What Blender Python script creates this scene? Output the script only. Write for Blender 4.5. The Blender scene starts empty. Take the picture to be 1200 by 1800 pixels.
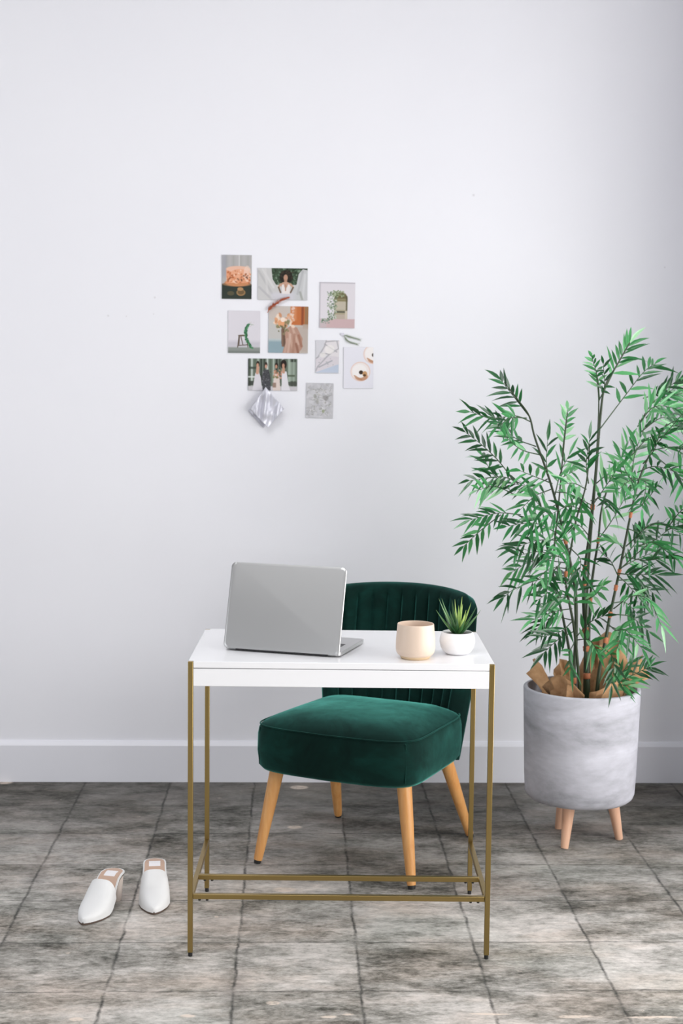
import bpy, math, random
import numpy as np
from mathutils import Vector, Matrix, noise as mnoise
random.seed(7)
SC = bpy.context.scene
COL = SC.collection
V = Vector
PI = math.pi

# ------------------------------------------------------------------ camera, light, exposure
F_PX, PITCH, YAW, ROLL, CAM_H, CAM_D = 2549.7, .0886, .03293, .01077, 1.4503, 5.1939
cy_, sy_ = math.cos(YAW), math.sin(YAW)
FWD = V((sy_ * math.cos(PITCH), cy_ * math.cos(PITCH), -math.sin(PITCH)))
r0 = V((cy_, -sy_, 0)); u0 = r0.cross(FWD)
RGT = math.cos(ROLL) * r0 + math.sin(ROLL) * u0
UPV = -math.sin(ROLL) * r0 + math.cos(ROLL) * u0
CAM = V((0, -CAM_D, CAM_H))
cd = bpy.data.cameras.new('camera'); cam = bpy.data.objects.new('camera', cd); COL.objects.link(cam)
cd.sensor_fit = 'VERTICAL'; cd.sensor_height = 36; cd.lens = F_PX / 1800 * 36
m = Matrix((RGT, UPV, -FWD)).transposed().to_4x4(); m.translation = CAM
cam.matrix_world = m; SC.camera = cam
cd.clip_start = .05
cd.dof.use_dof = True; cd.dof.focus_distance = 3.75; cd.dof.aperture_fstop = 5.6


def at(px, py, Y):                                   # a point of the photo at the depth Y
    d = FWD + RGT * ((px - 600) / F_PX) + UPV * ((900 - py) / F_PX)
    return CAM + d * ((Y - CAM.y) / d.y)


W = bpy.data.worlds.new('world'); SC.world = W; W.use_nodes = True
W.node_tree.nodes['Background'].inputs[0].default_value = (.75, .86, 1, 1)
W.node_tree.nodes['Background'].inputs[1].default_value = .3


def area(name, loc, rot, sx, sy, power, col):
    d = bpy.data.lights.new(name, 'AREA'); d.shape = 'RECTANGLE'; d.size = sx; d.size_y = sy
    d.energy = power; d.color = col
    o = bpy.data.objects.new(name, d); COL.objects.link(o); o.location = loc; o.rotation_euler = rot
    return o


X_R, X_L, Y_F, Z_C = 2.3, -5.6, -8.6, 3.9              # right wall, left wall, wall behind the camera, ceiling
# daylight from the right window, fill from three added openings: (u0, u1, v0, v1)
WIN_R = (-5.4, -1.2, .2, 2.3)                          # right wall, along y and z
FILL_F = (-4.5, -1.5, .05, 2.15)                          # added fill opening behind the camera, along x and z
FILL_L = (-5.0, -2.0, .05, 2.15)                          # added fill opening in the left wall, along y and z
FILL_T = (-2.5, .5, -5.0, -2.0)                         # added fill opening in the ceiling, along x and y


def mid(w): return (w[0] + w[1]) / 2, (w[2] + w[3]) / 2


area('daylight_right', (X_R + .25, mid(WIN_R)[0], mid(WIN_R)[1]), (0, PI / 2, 0), 2.1, 4.2, 190, (1, .985, .965))
area('fill_behind', (mid(FILL_F)[0], Y_F - .25, mid(FILL_F)[1]), (PI / 2, 0, 0), 3.0, 2.1, 66, (.95, .97, 1))  # added fill from behind, evens out the back wall
area('fill_left', (X_L - .25, mid(FILL_L)[0], mid(FILL_L)[1]), (0, -PI / 2, 0), 2.1, 3.0, 70, (.95, .97, 1))  # added fill from the left, lifts the left part of the wall
area('fill_top', (mid(FILL_T)[0], mid(FILL_T)[1], Z_C + .3), (0, 0, 0), 3.0, 3.0, 128, (1, 1, 1))  # added fill from above, brightens upward faces
SC.view_settings.view_transform = 'Standard'; SC.view_settings.look = 'None'
SC.view_settings.gamma = 1; SC.view_settings.use_curve_mapping = False
SC.view_settings.exposure = -.22
SC.cycles.use_denoising = True
SC.cycles.max_bounces = 10
SC.cycles.diffuse_bounces = 6
SC.cycles.sample_clamp_indirect = 8


# ------------------------------------------------------------------ materials
def lin(c):
    if isinstance(c, str):
        c = [int(c[i:i + 2], 16) / 255 for i in (0, 2, 4)]
    return tuple(x / 12.92 if x <= .04045 else ((x + .055) / 1.055) ** 2.4 for x in c) + (1,)


class NT:
    def __init__(s, name):
        s.m = bpy.data.materials.new(name); s.m.use_nodes = True
        s.t = s.m.node_tree; s.b = s.t.nodes['Principled BSDF']

    def n(s, typ, ins=None, **kw):
        o = s.t.nodes.new(typ)
        for k, v in kw.items(): setattr(o, k, v)
        for k, v in (ins or {}).items():
            if isinstance(v, bpy.types.NodeSocket): s.t.links.new(v, o.inputs[k])
            else: o.inputs[k].default_value = v
        return o

    def set(s, **kw):
        for k, v in kw.items():
            k = k.replace('_', ' ')
            if isinstance(v, bpy.types.NodeSocket): s.t.links.new(v, s.b.inputs[k])
            else: s.b.inputs[k].default_value = v
        return s

    def pos(s, obj=True, scale=None):
        v = s.n('ShaderNodeTexCoord').outputs['Object'] if obj else s.n('ShaderNodeNewGeometry').outputs['Position']
        if scale: v = s.n('ShaderNodeVectorMath', {0: v, 1: scale}, operation='MULTIPLY').outputs[0]
        return v

    def noise(s, vec, scale, detail=4, rough=.6, dist=0):
        return s.n('ShaderNodeTexNoise', {'Vector': vec, 'Scale': scale, 'Detail': detail, 'Roughness': rough, 'Distortion': dist}).outputs['Fac']

    def ramp(s, fac, stops):
        o = s.n('ShaderNodeValToRGB', {'Fac': fac}); e = o.color_ramp.elements
        while len(e) < len(stops): e.new(.5)
        for el, (p, c) in zip(e, stops):
            el.position = p; el.color = c if len(c) == 4 else tuple(c) + (1,)
        return o.outputs['Color']

    def mix(s, f, a, b, bt='MIX'):
        o = s.n('ShaderNodeMix', data_type='RGBA', blend_type=bt)
        for i, v in ((0, f), (6, a), (7, b)):
            if isinstance(v, bpy.types.NodeSocket): s.t.links.new(v, o.inputs[i])
            else: o.inputs[i].default_value = v
        return o.outputs[2]

    def ma(s, op, a, b=0., c=0., clamp=False):
        return s.n('ShaderNodeMath', {0: a, 1: b, 2: c}, operation=op, use_clamp=clamp).outputs[0]

    def bump(s, h, strength=.2, dist=.002):
        o = s.n('ShaderNodeBump', {'Height': h, 'Strength': strength, 'Distance': dist})
        s.t.links.new(o.outputs[0], s.b.inputs['Normal']); return s


def plain(name, col, rough=.5, metal=0., **kw):
    a = NT(name); a.set(Base_Color=lin(col) if isinstance(col, str) else col, Roughness=rough, Metallic=metal, **kw)
    return a.m


def mat_wall():
    a = NT('wall_paint'); p = a.pos(False)
    n = a.noise(p, 1.4, 3)
    c = a.ramp(n, [(.3, (.855, .855, .905)), (.7, (.875, .875, .92))])
    # a few nail marks left in the plaster
    g = a.n('ShaderNodeSeparateXYZ', {0: p})
    mask = None
    for (px, py, r) in ((832, 343, .006), (190, 555, .005), (272, 523, .005), (222, 556, .003), (1168, 470, .004), (270, 552, .003)):
        q = at(px, py, 0)
        d = a.n('ShaderNodeVectorMath', {0: p, 1: (q.x, q.y, q.z)}, operation='DISTANCE').outputs['Value']
        k = a.n('ShaderNodeMapRange', {0: d, 1: r * .3, 2: r, 3: .35, 4: 0.}).outputs[0]
        mask = k if mask is None else a.ma('MAXIMUM', mask, k)
    c = a.mix(mask, c, (.45, .43, .45, 1))
    a.set(Base_Color=c, Roughness=.75)
    a.bump(a.noise(p, 90, 3), .06, .002)
    return a.m


YO, XO, TS = -1.838, .7795, .305


def mat_floor():
    a = NT('worn_tile_floor'); p = a.pos(False)
    wv = a.n('ShaderNodeTexNoise', {'Vector': p, 'Scale': 9., 'Detail': 5., 'Roughness': .7}).outputs['Color']
    wv = a.n('ShaderNodeVectorMath', {0: wv, 1: (.5, .5, .5)}, operation='SUBTRACT').outputs[0]
    wv = a.n('ShaderNodeVectorMath', {0: wv, 3: .022}, operation='SCALE').outputs[0]
    q = a.n('ShaderNodeVectorMath', {0: p, 1: wv}, operation='ADD').outputs[0]
    sx = a.n('ShaderNodeSeparateXYZ', {0: q})

    def joint(v, o, w0, w1):
        f = a.ma('FRACT', a.ma('DIVIDE', a.ma('SUBTRACT', v, o), TS))
        d = a.ma('MULTIPLY', a.ma('MINIMUM', f, a.ma('SUBTRACT', 1., f)), TS)
        return a.n('ShaderNodeMapRange', {0: d, 1: w0, 2: w1, 3: 1., 4: 0.}).outputs[0]
    jx = joint(sx.outputs[0], XO, .0008, .0062)
    jy = joint(sx.outputs[1], YO, .0008, .0055)
    br = a.noise(p, 8.5, 5, .75)
    br = a.n('ShaderNodeMapRange', {0: br, 1: .36, 2: .58, 3: .15, 4: 1.}).outputs[0]
    jt = a.ma('MULTIPLY', a.ma('MAXIMUM', jx, a.ma('MULTIPLY', jy, .85)), br)
    # broad grime that gathers along the joints
    gx = joint(sx.outputs[0], XO, .0, .05)
    grime = a.ma('MULTIPLY', gx, a.n('ShaderNodeMapRange', {0: a.noise(p, 3.2, 5, .65), 1: .5, 2: .72, 3: 0., 4: .9}).outputs[0])
    ps = a.n('ShaderNodeVectorMath', {0: p, 1: (.50, 1., 1.)}, operation='MULTIPLY').outputs[0]
    n1 = a.noise(ps, 3.0, 5, .60, .1)
    n2 = a.noise(ps, 13., 7, .72, .8)
    n3 = a.noise(ps, 75., 5, .75)
    # each tile its own tone
    tid = a.n('ShaderNodeVectorMath', {0: a.n('ShaderNodeVectorMath', {0: a.n('ShaderNodeVectorMath', {0: p, 1: (XO, YO, 0)}, operation='SUBTRACT').outputs[0], 3: 1 / TS}, operation='SCALE').outputs[0]}, operation='FLOOR').outputs[0]
    tn = a.n('ShaderNodeTexWhiteNoise', {'Vector': tid}, noise_dimensions='3D').outputs['Value']
    t = a.ma('ADD', a.ma('MULTIPLY', n1, .46), a.ma('MULTIPLY', a.noise(ps, 12., 9, .80, .25), .62))
    t = a.ma('SUBTRACT', t, .03)
    t = a.ma('ADD', t, a.ma('MULTIPLY', a.ma('SUBTRACT', n3, .5), .40))
    t = a.ma('ADD', t, a.ma('MULTIPLY', a.ma('SUBTRACT', tn, .5), .10))
    c = a.ramp(t, [(.30, lin('2e2e29')), (.39, lin('6a6862')), (.48, lin('9b9892')), (.57, lin('c0bbb6')), (.72, lin('e6e0da'))])
    warm = a.n('ShaderNodeMapRange', {0: a.noise(ps, 4.6, 4, .6), 1: .44, 2: .64, 3: 0., 4: .6}).outputs[0]
    c = a.mix(warm, c, (1.0, .88, .80, 1), 'MULTIPLY')
    cool = a.n('ShaderNodeMapRange', {0: a.noise(ps, 2.7, 3, .5), 1: .5, 2: .7, 3: 0., 4: .5}).outputs[0]
    c = a.mix(cool, c, (.86, .95, .93, 1), 'MULTIPLY')
    c = a.mix(a.ma('MULTIPLY', grime, .75), c, (.035, .036, .033, 1))
    c = a.mix(a.ma('MULTIPLY', jt, .85), c, (.03, .032, .03, 1))
    # grime along the back wall plus its shade painted in, patchy further out
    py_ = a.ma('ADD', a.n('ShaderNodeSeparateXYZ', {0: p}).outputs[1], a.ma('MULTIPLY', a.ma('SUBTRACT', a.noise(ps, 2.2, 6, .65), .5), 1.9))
    grime_shade = a.n('ShaderNodeMapRange', {0: py_, 1: -1.35, 2: -.2, 3: 0., 4: .88}).outputs[0]
    c = a.mix(grime_shade, c, a.mix(.22, (.020, .021, .018, 1), c))
    # flakes of old white and peach paint
    mask = None
    for (px, py, rx, ry) in ((500, 1564, .035, .022), (526, 1384, .034, .025), (517, 1454, .025, .018), (578, 1787, .02, .008), (612, 1783, .015, .006), (860, 1783, .05, .006),
                             (1010, 1787, .045, .008), (1150, 1788, .07, .006), (330, 1785, .02, .01), (135, 1791, .018, .01), (380, 1612, .007, .007), (480, 1763, .018, .012), (4, 1376, .04, .02)):
        w = at(px, py, -1)
        d = FWD + RGT * ((px - 600) / F_PX) + UPV * ((900 - py) / F_PX)
        w = CAM + d * (-CAM.z / d.z)
        v = a.n('ShaderNodeVectorMath', {0: q, 1: (w.x, w.y, 0)}, operation='SUBTRACT').outputs[0]
        v = a.n('ShaderNodeVectorMath', {0: v, 1: (1 / rx, 1 / ry, 0)}, operation='MULTIPLY').outputs[0]
        l = a.n('ShaderNodeVectorMath', {0: v}, operation='LENGTH').outputs['Value']
        k = a.n('ShaderNodeMapRange', {0: l, 1: .75, 2: 1.05, 3: 1., 4: 0.}).outputs[0]
        mask = k if mask is None else a.ma('MAXIMUM', mask, k)
    rnd = a.n('ShaderNodeMapRange', {0: a.noise(ps, 26., 4, .75), 1: .67, 2: .72, 3: 0., 4: .8}).outputs[0]
    mask = a.ma('MULTIPLY', a.ma('MAXIMUM', mask, rnd), a.n('ShaderNodeMapRange', {0: n3, 1: .36, 2: .5, 3: .2, 4: 1.}).outputs[0])
    c = a.mix(a.ma('MULTIPLY', mask, .8), c, lin('dccdbf'))
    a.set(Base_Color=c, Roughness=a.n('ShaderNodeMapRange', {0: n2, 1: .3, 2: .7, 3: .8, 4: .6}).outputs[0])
    a.set(Specular_IOR_Level=.16)
    h = a.ma('SUBTRACT', a.ma('ADD', n2, a.ma('MULTIPLY', n3, .5)), a.ma('MULTIPLY', jt, .9))
    a.bump(h, .35, .004)
    return a.m


def mat_velvet():
    a = NT('green_velvet'); p = a.pos()
    n = a.noise(p, 7., 5, .62, .6)
    n2 = a.noise(p, 26., 4, .6)
    c = a.ramp(n, [(.3, (.0006, .010, .008)), (.5, (.0012, .018, .014)), (.72, (.003, .038, .030))])
    a.set(Base_Color=c, Roughness=.85, Specular_IOR_Level=.15)
    sh = a.n('ShaderNodeMapRange', {0: a.ma('ADD', a.ma('MULTIPLY', n, .65), a.ma('MULTIPLY', n2, .35)), 1: .32, 2: .68, 3: .38, 4: .95}).outputs[0]
    a.set(Sheen_Weight=sh, Sheen_Roughness=.36, Sheen_Tint=(.20, .82, .69, 1))
    a.bump(a.noise(p, 420., 2), .15, .0006)
    return a.m


def mat_wood(name, c0, c1, rough=.4, sc=(30., 30., 2.)):
    a = NT(name); p = a.pos(scale=sc)
    n = a.noise(p, 1.6, 5, .6, .7)
    a.set(Base_Color=a.ramp(n, [(.3, lin(c0)), (.7, lin(c1))]), Roughness=rough)
    return a.m


def mat_concrete():
    a = NT('grey_concrete'); p = a.pos(scale=(.6, .6, 1.5))
    n = a.noise(p, 5., 6, .62, .5); n2 = a.noise(p, 30., 4, .6)
    t = a.ma('ADD', a.ma('MULTIPLY', n, .8), a.ma('MULTIPLY', n2, .2))
    c = a.ramp(t, [(.30, lin('828388')), (.46, lin('b0b0b8')), (.62, lin('cacad3'))])
    a.set(Base_Color=c, Roughness=.7); a.bump(n2, .15, .002)
    return a.m


def mat_leaf(name, stops, tr=.25, rough=.38):
    a = NT(name)
    r = a.n('ShaderNodeObjectInfo').outputs['Random']
    isl = a.n('ShaderNodeNewGeometry').outputs['Random Per Island']
    f = a.ma('ADD', a.ma('MULTIPLY', r, .5), a.ma('MULTIPLY', isl, .5))
    c = a.ramp(f, stops)
    a.set(Base_Color=c, Roughness=rough, Specular_IOR_Level=.8)
    t = a.n('ShaderNodeBsdfTranslucent', {'Color': a.mix(1., c, (1.3, 1.5, .9, 1), 'MULTIPLY')})
    mx = a.n('ShaderNodeMixShader', {0: tr, 1: a.b.outputs[0], 2: t.outputs[0]})
    a.t.links.new(mx.outputs[0], a.t.nodes['Material Output'].inputs[0])
    return a.m


def mat_kraft():
    a = NT('kraft_paper'); p = a.pos()
    n = a.noise(p, 40., 4)
    a.set(Base_Color=a.ramp(n, [(.3, lin('a97f58')), (.7, lin('c39a72'))]), Roughness=.8)
    a.bump(a.noise(p, 25., 4, .7), .3, .004)
    return a.m


def mat_print():
    a = NT('photo_print')
    c = a.n('ShaderNodeVertexColor', layer_name='picture').outputs['Color']
    a.set(Base_Color=c, Roughness=.45, Specular_IOR_Level=.3)
    return a.m


def mat_satin():
    a = NT('silver_satin')
    a.set(Base_Color=lin('d6d6e0'), Roughness=.34, Metallic=.3, Sheen_Weight=.3)
    return a.m


def mat_fabric_wall():
    return plain('white_trim', (.80, .80, .84, 1), .5)


M = dict(
    wall=mat_wall(), dim=plain('grey_paint', (.10, .10, .105, 1), .8), floor=mat_floor(), trim=plain('trim_paint', (.83, .83, .885, 1), .42), ceil=plain('ceiling_paint', (.55, .55, .56, 1), .9),
    lacquer=plain('white_lacquer', (.86, .86, .88, 1), .22), brass=plain('brushed_brass', lin('a08a58'), .32, .95),
    black=plain('black_rubber', (.012, .012, .012, 1), .5), velvet=mat_velvet(),
    oak=mat_wood('honey_wood', 'd08f4e', 'e0aa6c'), beech=mat_wood('pale_beech', 'd9a688', 'e6bda0'),
    alu=plain('brushed_aluminium', (.60, .60, .60, 1), .38, .85), keys=plain('black_keys', (.02, .02, .02, 1), .4), screen=plain('dark_screen', (.01, .01, .012, 1), .08),
    hinge=plain('dark_hinge', (.03, .03, .032, 1), .35),
    cup=plain('glazed_ceramic', lin('ddc8b6'), .38), cup_base=plain('bare_clay', lin('dcc3a0'), .7), latte=plain('coffee', lin('c9a57e'), .3),
    pot=plain('white_ceramic', (.86, .86, .87, 1), .45), soil=plain('dark_soil', (.012, .010, .008, 1), .9),
    concrete=mat_concrete(), kraft=mat_kraft(), print=mat_print(), satin=mat_satin(),
    leaf=mat_leaf('bamboo_leaf', [(.22, lin('1b4a29')), (.42, lin('307b44')), (.6, lin('5cac6e')), (.80, lin('acdcb2'))], .25, .24),
    stem=plain('dark_green_stem', lin('2c3a22'), .45), node=plain('orange_node_band', lin('b8704c'), .6), twig=plain('green_twig', lin('34502f'), .5),
    alu_dark=plain('aluminium_edge', (.4, .4, .4, 1), .35, .8),
    succ=mat_leaf('succulent_leaf', [(.2, lin('2f5c34')), (.5, lin('44743f')), (.8, lin('6c9a5a'))], .12, .35),
    succ_in=mat_leaf('succulent_core', [(.2, lin('8fae57')), (.5, lin('a9c468')), (.8, lin('c2d684'))], .2, .4),
    shoe=plain('white_leather', (.76, .76, .76, 1), .42), insole=plain('tan_insole', lin('c2a491'), .6), sole=plain('dark_sole', lin('5a4a40'), .6),
    patch=plain('white_patch', (.82, .80, .82, 1), .5), heelm=plain('cream_heel', lin('d8cbc2'), .5),
    rust=plain('dried_petal', lin('b9603f'), .85), sprig=plain('dried_green', lin('8b9a7c'), .85), tape=plain('paper_tape', lin('d8d6e0'), .6),
)


# ------------------------------------------------------------------ mesh helpers
class MB:
    def __init__(s): s.v = []; s.f = []; s.mi = []

    def add(s, vs, fs, mi=0):
        b = len(s.v); s.v += [tuple(x) for x in vs]; s.f += [tuple(i + b for i in f) for f in fs]; s.mi += [mi] * len(fs)

    def box(s, x0, x1, y0, y1, z0, z1, mi=0):
        s.add([(x, y, z) for z in (z0, z1) for y in (y0, y1) for x in (x0, x1)],
              [(0, 2, 3, 1), (4, 5, 7, 6), (0, 1, 5, 4), (2, 6, 7, 3), (0, 4, 6, 2), (1, 3, 7, 5)], mi)

    def loft(s, rings, cap0=True, cap1=True, mi=0, closed=True):
        n = len(rings[0]); vs = [p for r in rings for p in r]; fs = []
        for i in range(len(rings) - 1):
            for j in range(n if closed else n - 1):
                k = (j + 1) % n
                fs.append((i * n + j, i * n + k, (i + 1) * n + k, (i + 1) * n + j))
        if cap0: fs.append(tuple(range(n))[::-1])
        if cap1: fs.append(tuple((len(rings) - 1) * n + j for j in range(n)))
        s.add(vs, fs, mi)

    def lathe(s, prof, n=48, c=(0, 0, 0), mi=0, cap0=True, cap1=True):
        s.loft([[(c[0] + r * math.cos(2 * PI * j / n), c[1] + r * math.sin(2 * PI * j / n), c[2] + z) for j in range(n)] for r, z in prof], cap0, cap1, mi)

    def tube(s, pts, rad, n=10, mi=0):
        pts = [V(p) for p in pts]; rings = []
        if not hasattr(rad, '__len__'): rad = [rad] * len(pts)
        prev = None
        for i, p in enumerate(pts):
            t = (pts[min(i + 1, len(pts) - 1)] - pts[max(i - 1, 0)]).normalized()
            if prev is None: a = t.orthogonal().normalized()
            else: a = (prev - t * prev.dot(t)).normalized()
            prev = a; b = t.cross(a)
            rings.append([p + (a * math.cos(2 * PI * j / n) + b * math.sin(2 * PI * j / n)) * rad[i] for j in range(n)])
        s.loft(rings, True, True, mi)

    def prism(s, poly, z0, z1, mi=0):
        s.loft([[(x, y, z0) for x, y in poly], [(x, y, z1) for x, y in poly]], mi=mi)

    def build(s, name, mats, parent=None, sharp=35, bevel=0, seg=2, loc=None, flat=False):
        me = bpy.data.meshes.new(name); me.from_pydata(s.v, [], s.f)
        for mm in (mats if isinstance(mats, (list, tuple)) else [mats]): me.materials.append(mm)
        me.polygons.foreach_set('material_index', s.mi)
        import bmesh
        bm = bmesh.new(); bm.from_mesh(me); bmesh.ops.recalc_face_normals(bm, faces=bm.faces); bm.to_mesh(me); bm.free()
        if not flat:
            me.polygons.foreach_set('use_smooth', [True] * len(me.polygons))
            me.set_sharp_from_angle(angle=math.radians(sharp))
        o = bpy.data.objects.new(name, me); COL.objects.link(o)
        if parent: o.parent = parent
        if loc: o.location = loc
        if bevel:
            b = o.modifiers.new('bevel', 'BEVEL'); b.width = bevel; b.segments = seg; b.limit_method = 'ANGLE'; b.angle_limit = .6
            b.harden_normals = False
        return o


def tag(o, label=None, cat=None, group=None, kind=None):
    for k, v in (('label', label), ('category', cat), ('group', group), ('kind', kind)):
        if v: o[k] = v
    return o


def thing(name, loc, label, cat, rz=0, group=None):
    o = bpy.data.objects.new(name, None); COL.objects.link(o); o.location = loc; o.rotation_euler.z = rz; o.empty_display_size = .1
    return tag(o, label, cat, group)


def superellipse(hx, hy, n, e):
    out = []
    for j in range(n):
        t = 2 * PI * j / n; c, s_ = math.cos(t), math.sin(t)
        out.append((hx * math.copysign(abs(c) ** (2 / e), c), hy * math.copysign(abs(s_) ** (2 / e), s_)))
    return out


def rrect(x0, x1, y0, y1, r, k=6):
    out = []
    for cx, cy, a in ((x1 - r, y1 - r, 0), (x0 + r, y1 - r, 90), (x0 + r, y0 + r, 180), (x1 - r, y0 + r, 270)):
        for i in range(k + 1):
            t = math.radians(a + 90 * i / k); out.append((cx + r * math.cos(t), cy + r * math.sin(t)))
    return out


def smooth(pts, k=6):                                 # Catmull-Rom through points
    pts = [V(p) for p in pts]; out = []
    P = [pts[0] * 2 - pts[1]] + pts + [pts[-1] * 2 - pts[-2]]
    for i in range(1, len(P) - 2):
        a, b, c, d = P[i - 1:i + 3]
        for j in range(k):
            t = j / k
            out.append(.5 * ((2 * b) + (c - a) * t + (2 * a - 5 * b + 4 * c - d) * t * t + (3 * b - a - 3 * c + d) * t ** 3))
    return out + [pts[-1]]


# ------------------------------------------------------------------ the room
def struct(name, mb, mat, label, **kw): return tag(mb.build(name, mat, **kw), label, name.split('_')[0], kind='structure')


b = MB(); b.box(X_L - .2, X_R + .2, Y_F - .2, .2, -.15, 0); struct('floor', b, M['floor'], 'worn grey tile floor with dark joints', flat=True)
b = MB(); b.box(X_L - .2, X_R + .2, 0, .2, 0, Z_C); struct('wall_back', b, M['wall'], 'plain white wall behind the desk', flat=True)


def holed(name, mat, label, U, W_, win, put):          # a wall slab with one opening
    b = MB(); u0, u1, v0, v1 = win
    for q in ((U[0], u0, W_[0], W_[1]), (u1, U[1], W_[0], W_[1]), (u0, u1, W_[0], v0), (u0, u1, v1, W_[1])): put(b, *q)
    return struct(name, b, mat, label, flat=True)


def bars(name, label, win, n, k, put):                 # frame and glazing bars of an opening
    b = MB(); u0, u1, v0, v1 = win
    for i in range(n + 1): u = u0 + (u1 - u0 - .05) * i / n; put(b, u, u + .05, v0, v1)
    for i in range(k + 1): v = v0 + (v1 - v0 - .05) * i / k; put(b, u0, u1, v, v + .05)
    return struct(name, b, M['trim'], label, flat=True)


pr = lambda d0, d1: (lambda b, y0, y1, z0, z1: b.box(X_R + d0, X_R + d1, y0, y1, z0, z1))
pf = lambda d0, d1: (lambda b, x0, x1, z0, z1: b.box(x0, x1, Y_F - d1, Y_F - d0, z0, z1))
plf = lambda d0, d1: (lambda b, y0, y1, z0, z1: b.box(X_L - d1, X_L - d0, y0, y1, z0, z1))
pt = lambda d0, d1: (lambda b, x0, x1, y0, y1: b.box(x0, x1, y0, y1, Z_C + d0, Z_C + d1))
holed('wall_right', M['wall'], 'white wall with the big window on the right', (Y_F, 0), (0, Z_C), WIN_R, pr(0, .2))
holed('wall_front', M['dim'], 'grey wall behind the camera', (X_L, X_R), (0, Z_C), FILL_F, pf(0, .2))
holed('wall_left', M['dim'], 'grey wall on the left', (Y_F, 0), (0, Z_C), FILL_L, plf(0, .2))
holed('ceiling', M['ceil'], 'pale ceiling with an added fill opening', (X_L - .2, X_R + .2), (Y_F - .2, .2), FILL_T, pt(0, .2))
bars('window_1', 'big window with white bars in the right wall', WIN_R, 4, 1, pr(.08, .12))
bars('window_2', 'added fill window behind the camera', FILL_F, 3, 1, pf(.08, .12))
bars('window_3', 'added fill window in the left wall', FILL_L, 3, 1, plf(.08, .12))
bars('window_4', 'added fill skylight in the ceiling', FILL_T, 2, 2, pt(.08, .12))
SHADE_PIER = .62                                            # depth of an added, unseen pier that shades the right corner
b = MB(); b.box(1.50, X_R, -SHADE_PIER, 0, 0, Z_C); struct('wall_shade_pier', b, M['wall'], 'added unseen white pier shading the right end of the back wall', flat=True)
b = MB(); prof = [(0, 0), (-.016, 0), (-.016, .134), (-.012, .142), (-.004, .150), (0, .150)]
b.loft([[(x, y, z) for y, z in prof] for x in (X_L, X_R)]); struct('baseboard_back', b, M['trim'], 'tall white baseboard under the back wall', sharp=25)
# ------------------------------------------------------------------ desk
DH, DW, DD = .7577, .375, .482
desk = thing('writing_desk', (.1211, -1.6387, 0), 'white lacquered desk with slim brass legs and low brass rails', 'desk', -.0293)
t_ = .0128; hx = DW + t_ / 2; yb = DD - t_
nt = t_ + .0006
b = MB()
poly = [(-hx + nt, 0), (hx - nt, 0), (hx - nt, nt), (hx, nt), (hx, yb - .0006), (hx - nt, yb - .0006), (hx - nt, DD), (-hx + nt, DD), (-hx + nt, yb - .0006), (-hx, yb - .0006), (-hx, nt), (-hx + nt, nt)]
b.prism(poly, DH - .0165, DH); b.build('tabletop', M['lacquer'], desk, bevel=.0012)
b = MB(); b.box(-hx + nt, hx - nt, .0005, DD - .0005, DH - .0622, DH - .0182); b.box(-hx + nt + .01, hx - nt - .01, .01, DD - .01, DH - .0182, DH - .0165)
b.build('apron', M['lacquer'], desk, bevel=.001)
for x in (-DW, DW):
    for y in (0, yb):
        b = MB(); b.box(x - t_ / 2, x + t_ / 2, y, y + t_, .011, DH - .0008)
        lg = b.build('leg', M['brass'], desk, bevel=.0009)
        b = MB(); b.lathe([(.0052, 0), (.0056, .002), (.0056, .0112)], 16, (x, y + t_ / 2, 0)); tag(b.build('foot', M['black'], lg), 'black foot cap')
    b = MB(); b.box(x - t_ / 2, x + t_ / 2, t_ + .0003, yb - .0003, .1415, .1543); b.build('side_rail', M['brass'], desk, bevel=.0009)
for y in (.003, .148):
    b = MB(); b.box(-DW + t_ / 2 + .0004, DW - t_ / 2 - .0004, y, y + t_, .149, .1618); r = b.build('cross_rail', M['brass'], desk, bevel=.0009)
    for x in (-.352, -.333, .333, .352):
        b = MB(); b.lathe([(.0035, .1445), (.0035, .1492)], 10, (x, y + t_ / 2, 0)); b.build('bolt', M['black'], r)

# ------------------------------------------------------------------ chair
ch = thing('slipper_chair', (.244, -.782, 0), 'dark green velvet chair with channelled back and wooden legs behind the desk', 'chair', math.radians(-26.7))


SHX = -.016                                            # the upholstery sits a little to the left of the leg square


def seat_outline(z_off, n=96, inset=0., front=.272, back=.235, wf=.268, wb=.252):
    out = []
    base = superellipse(1, 1, n, 7)
    for u, v in base:
        t = (v + 1) / 2
        w = (wf * (1 - t) + wb * t) - inset
        yc = (back - front) / 2; yh = (back + front) / 2 - inset
        y = yc + v * yh
        if v < 0: y -= .026 * (1 - u * u) * (-v)
        out.append((u * w + SHX, y))
    return out


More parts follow.
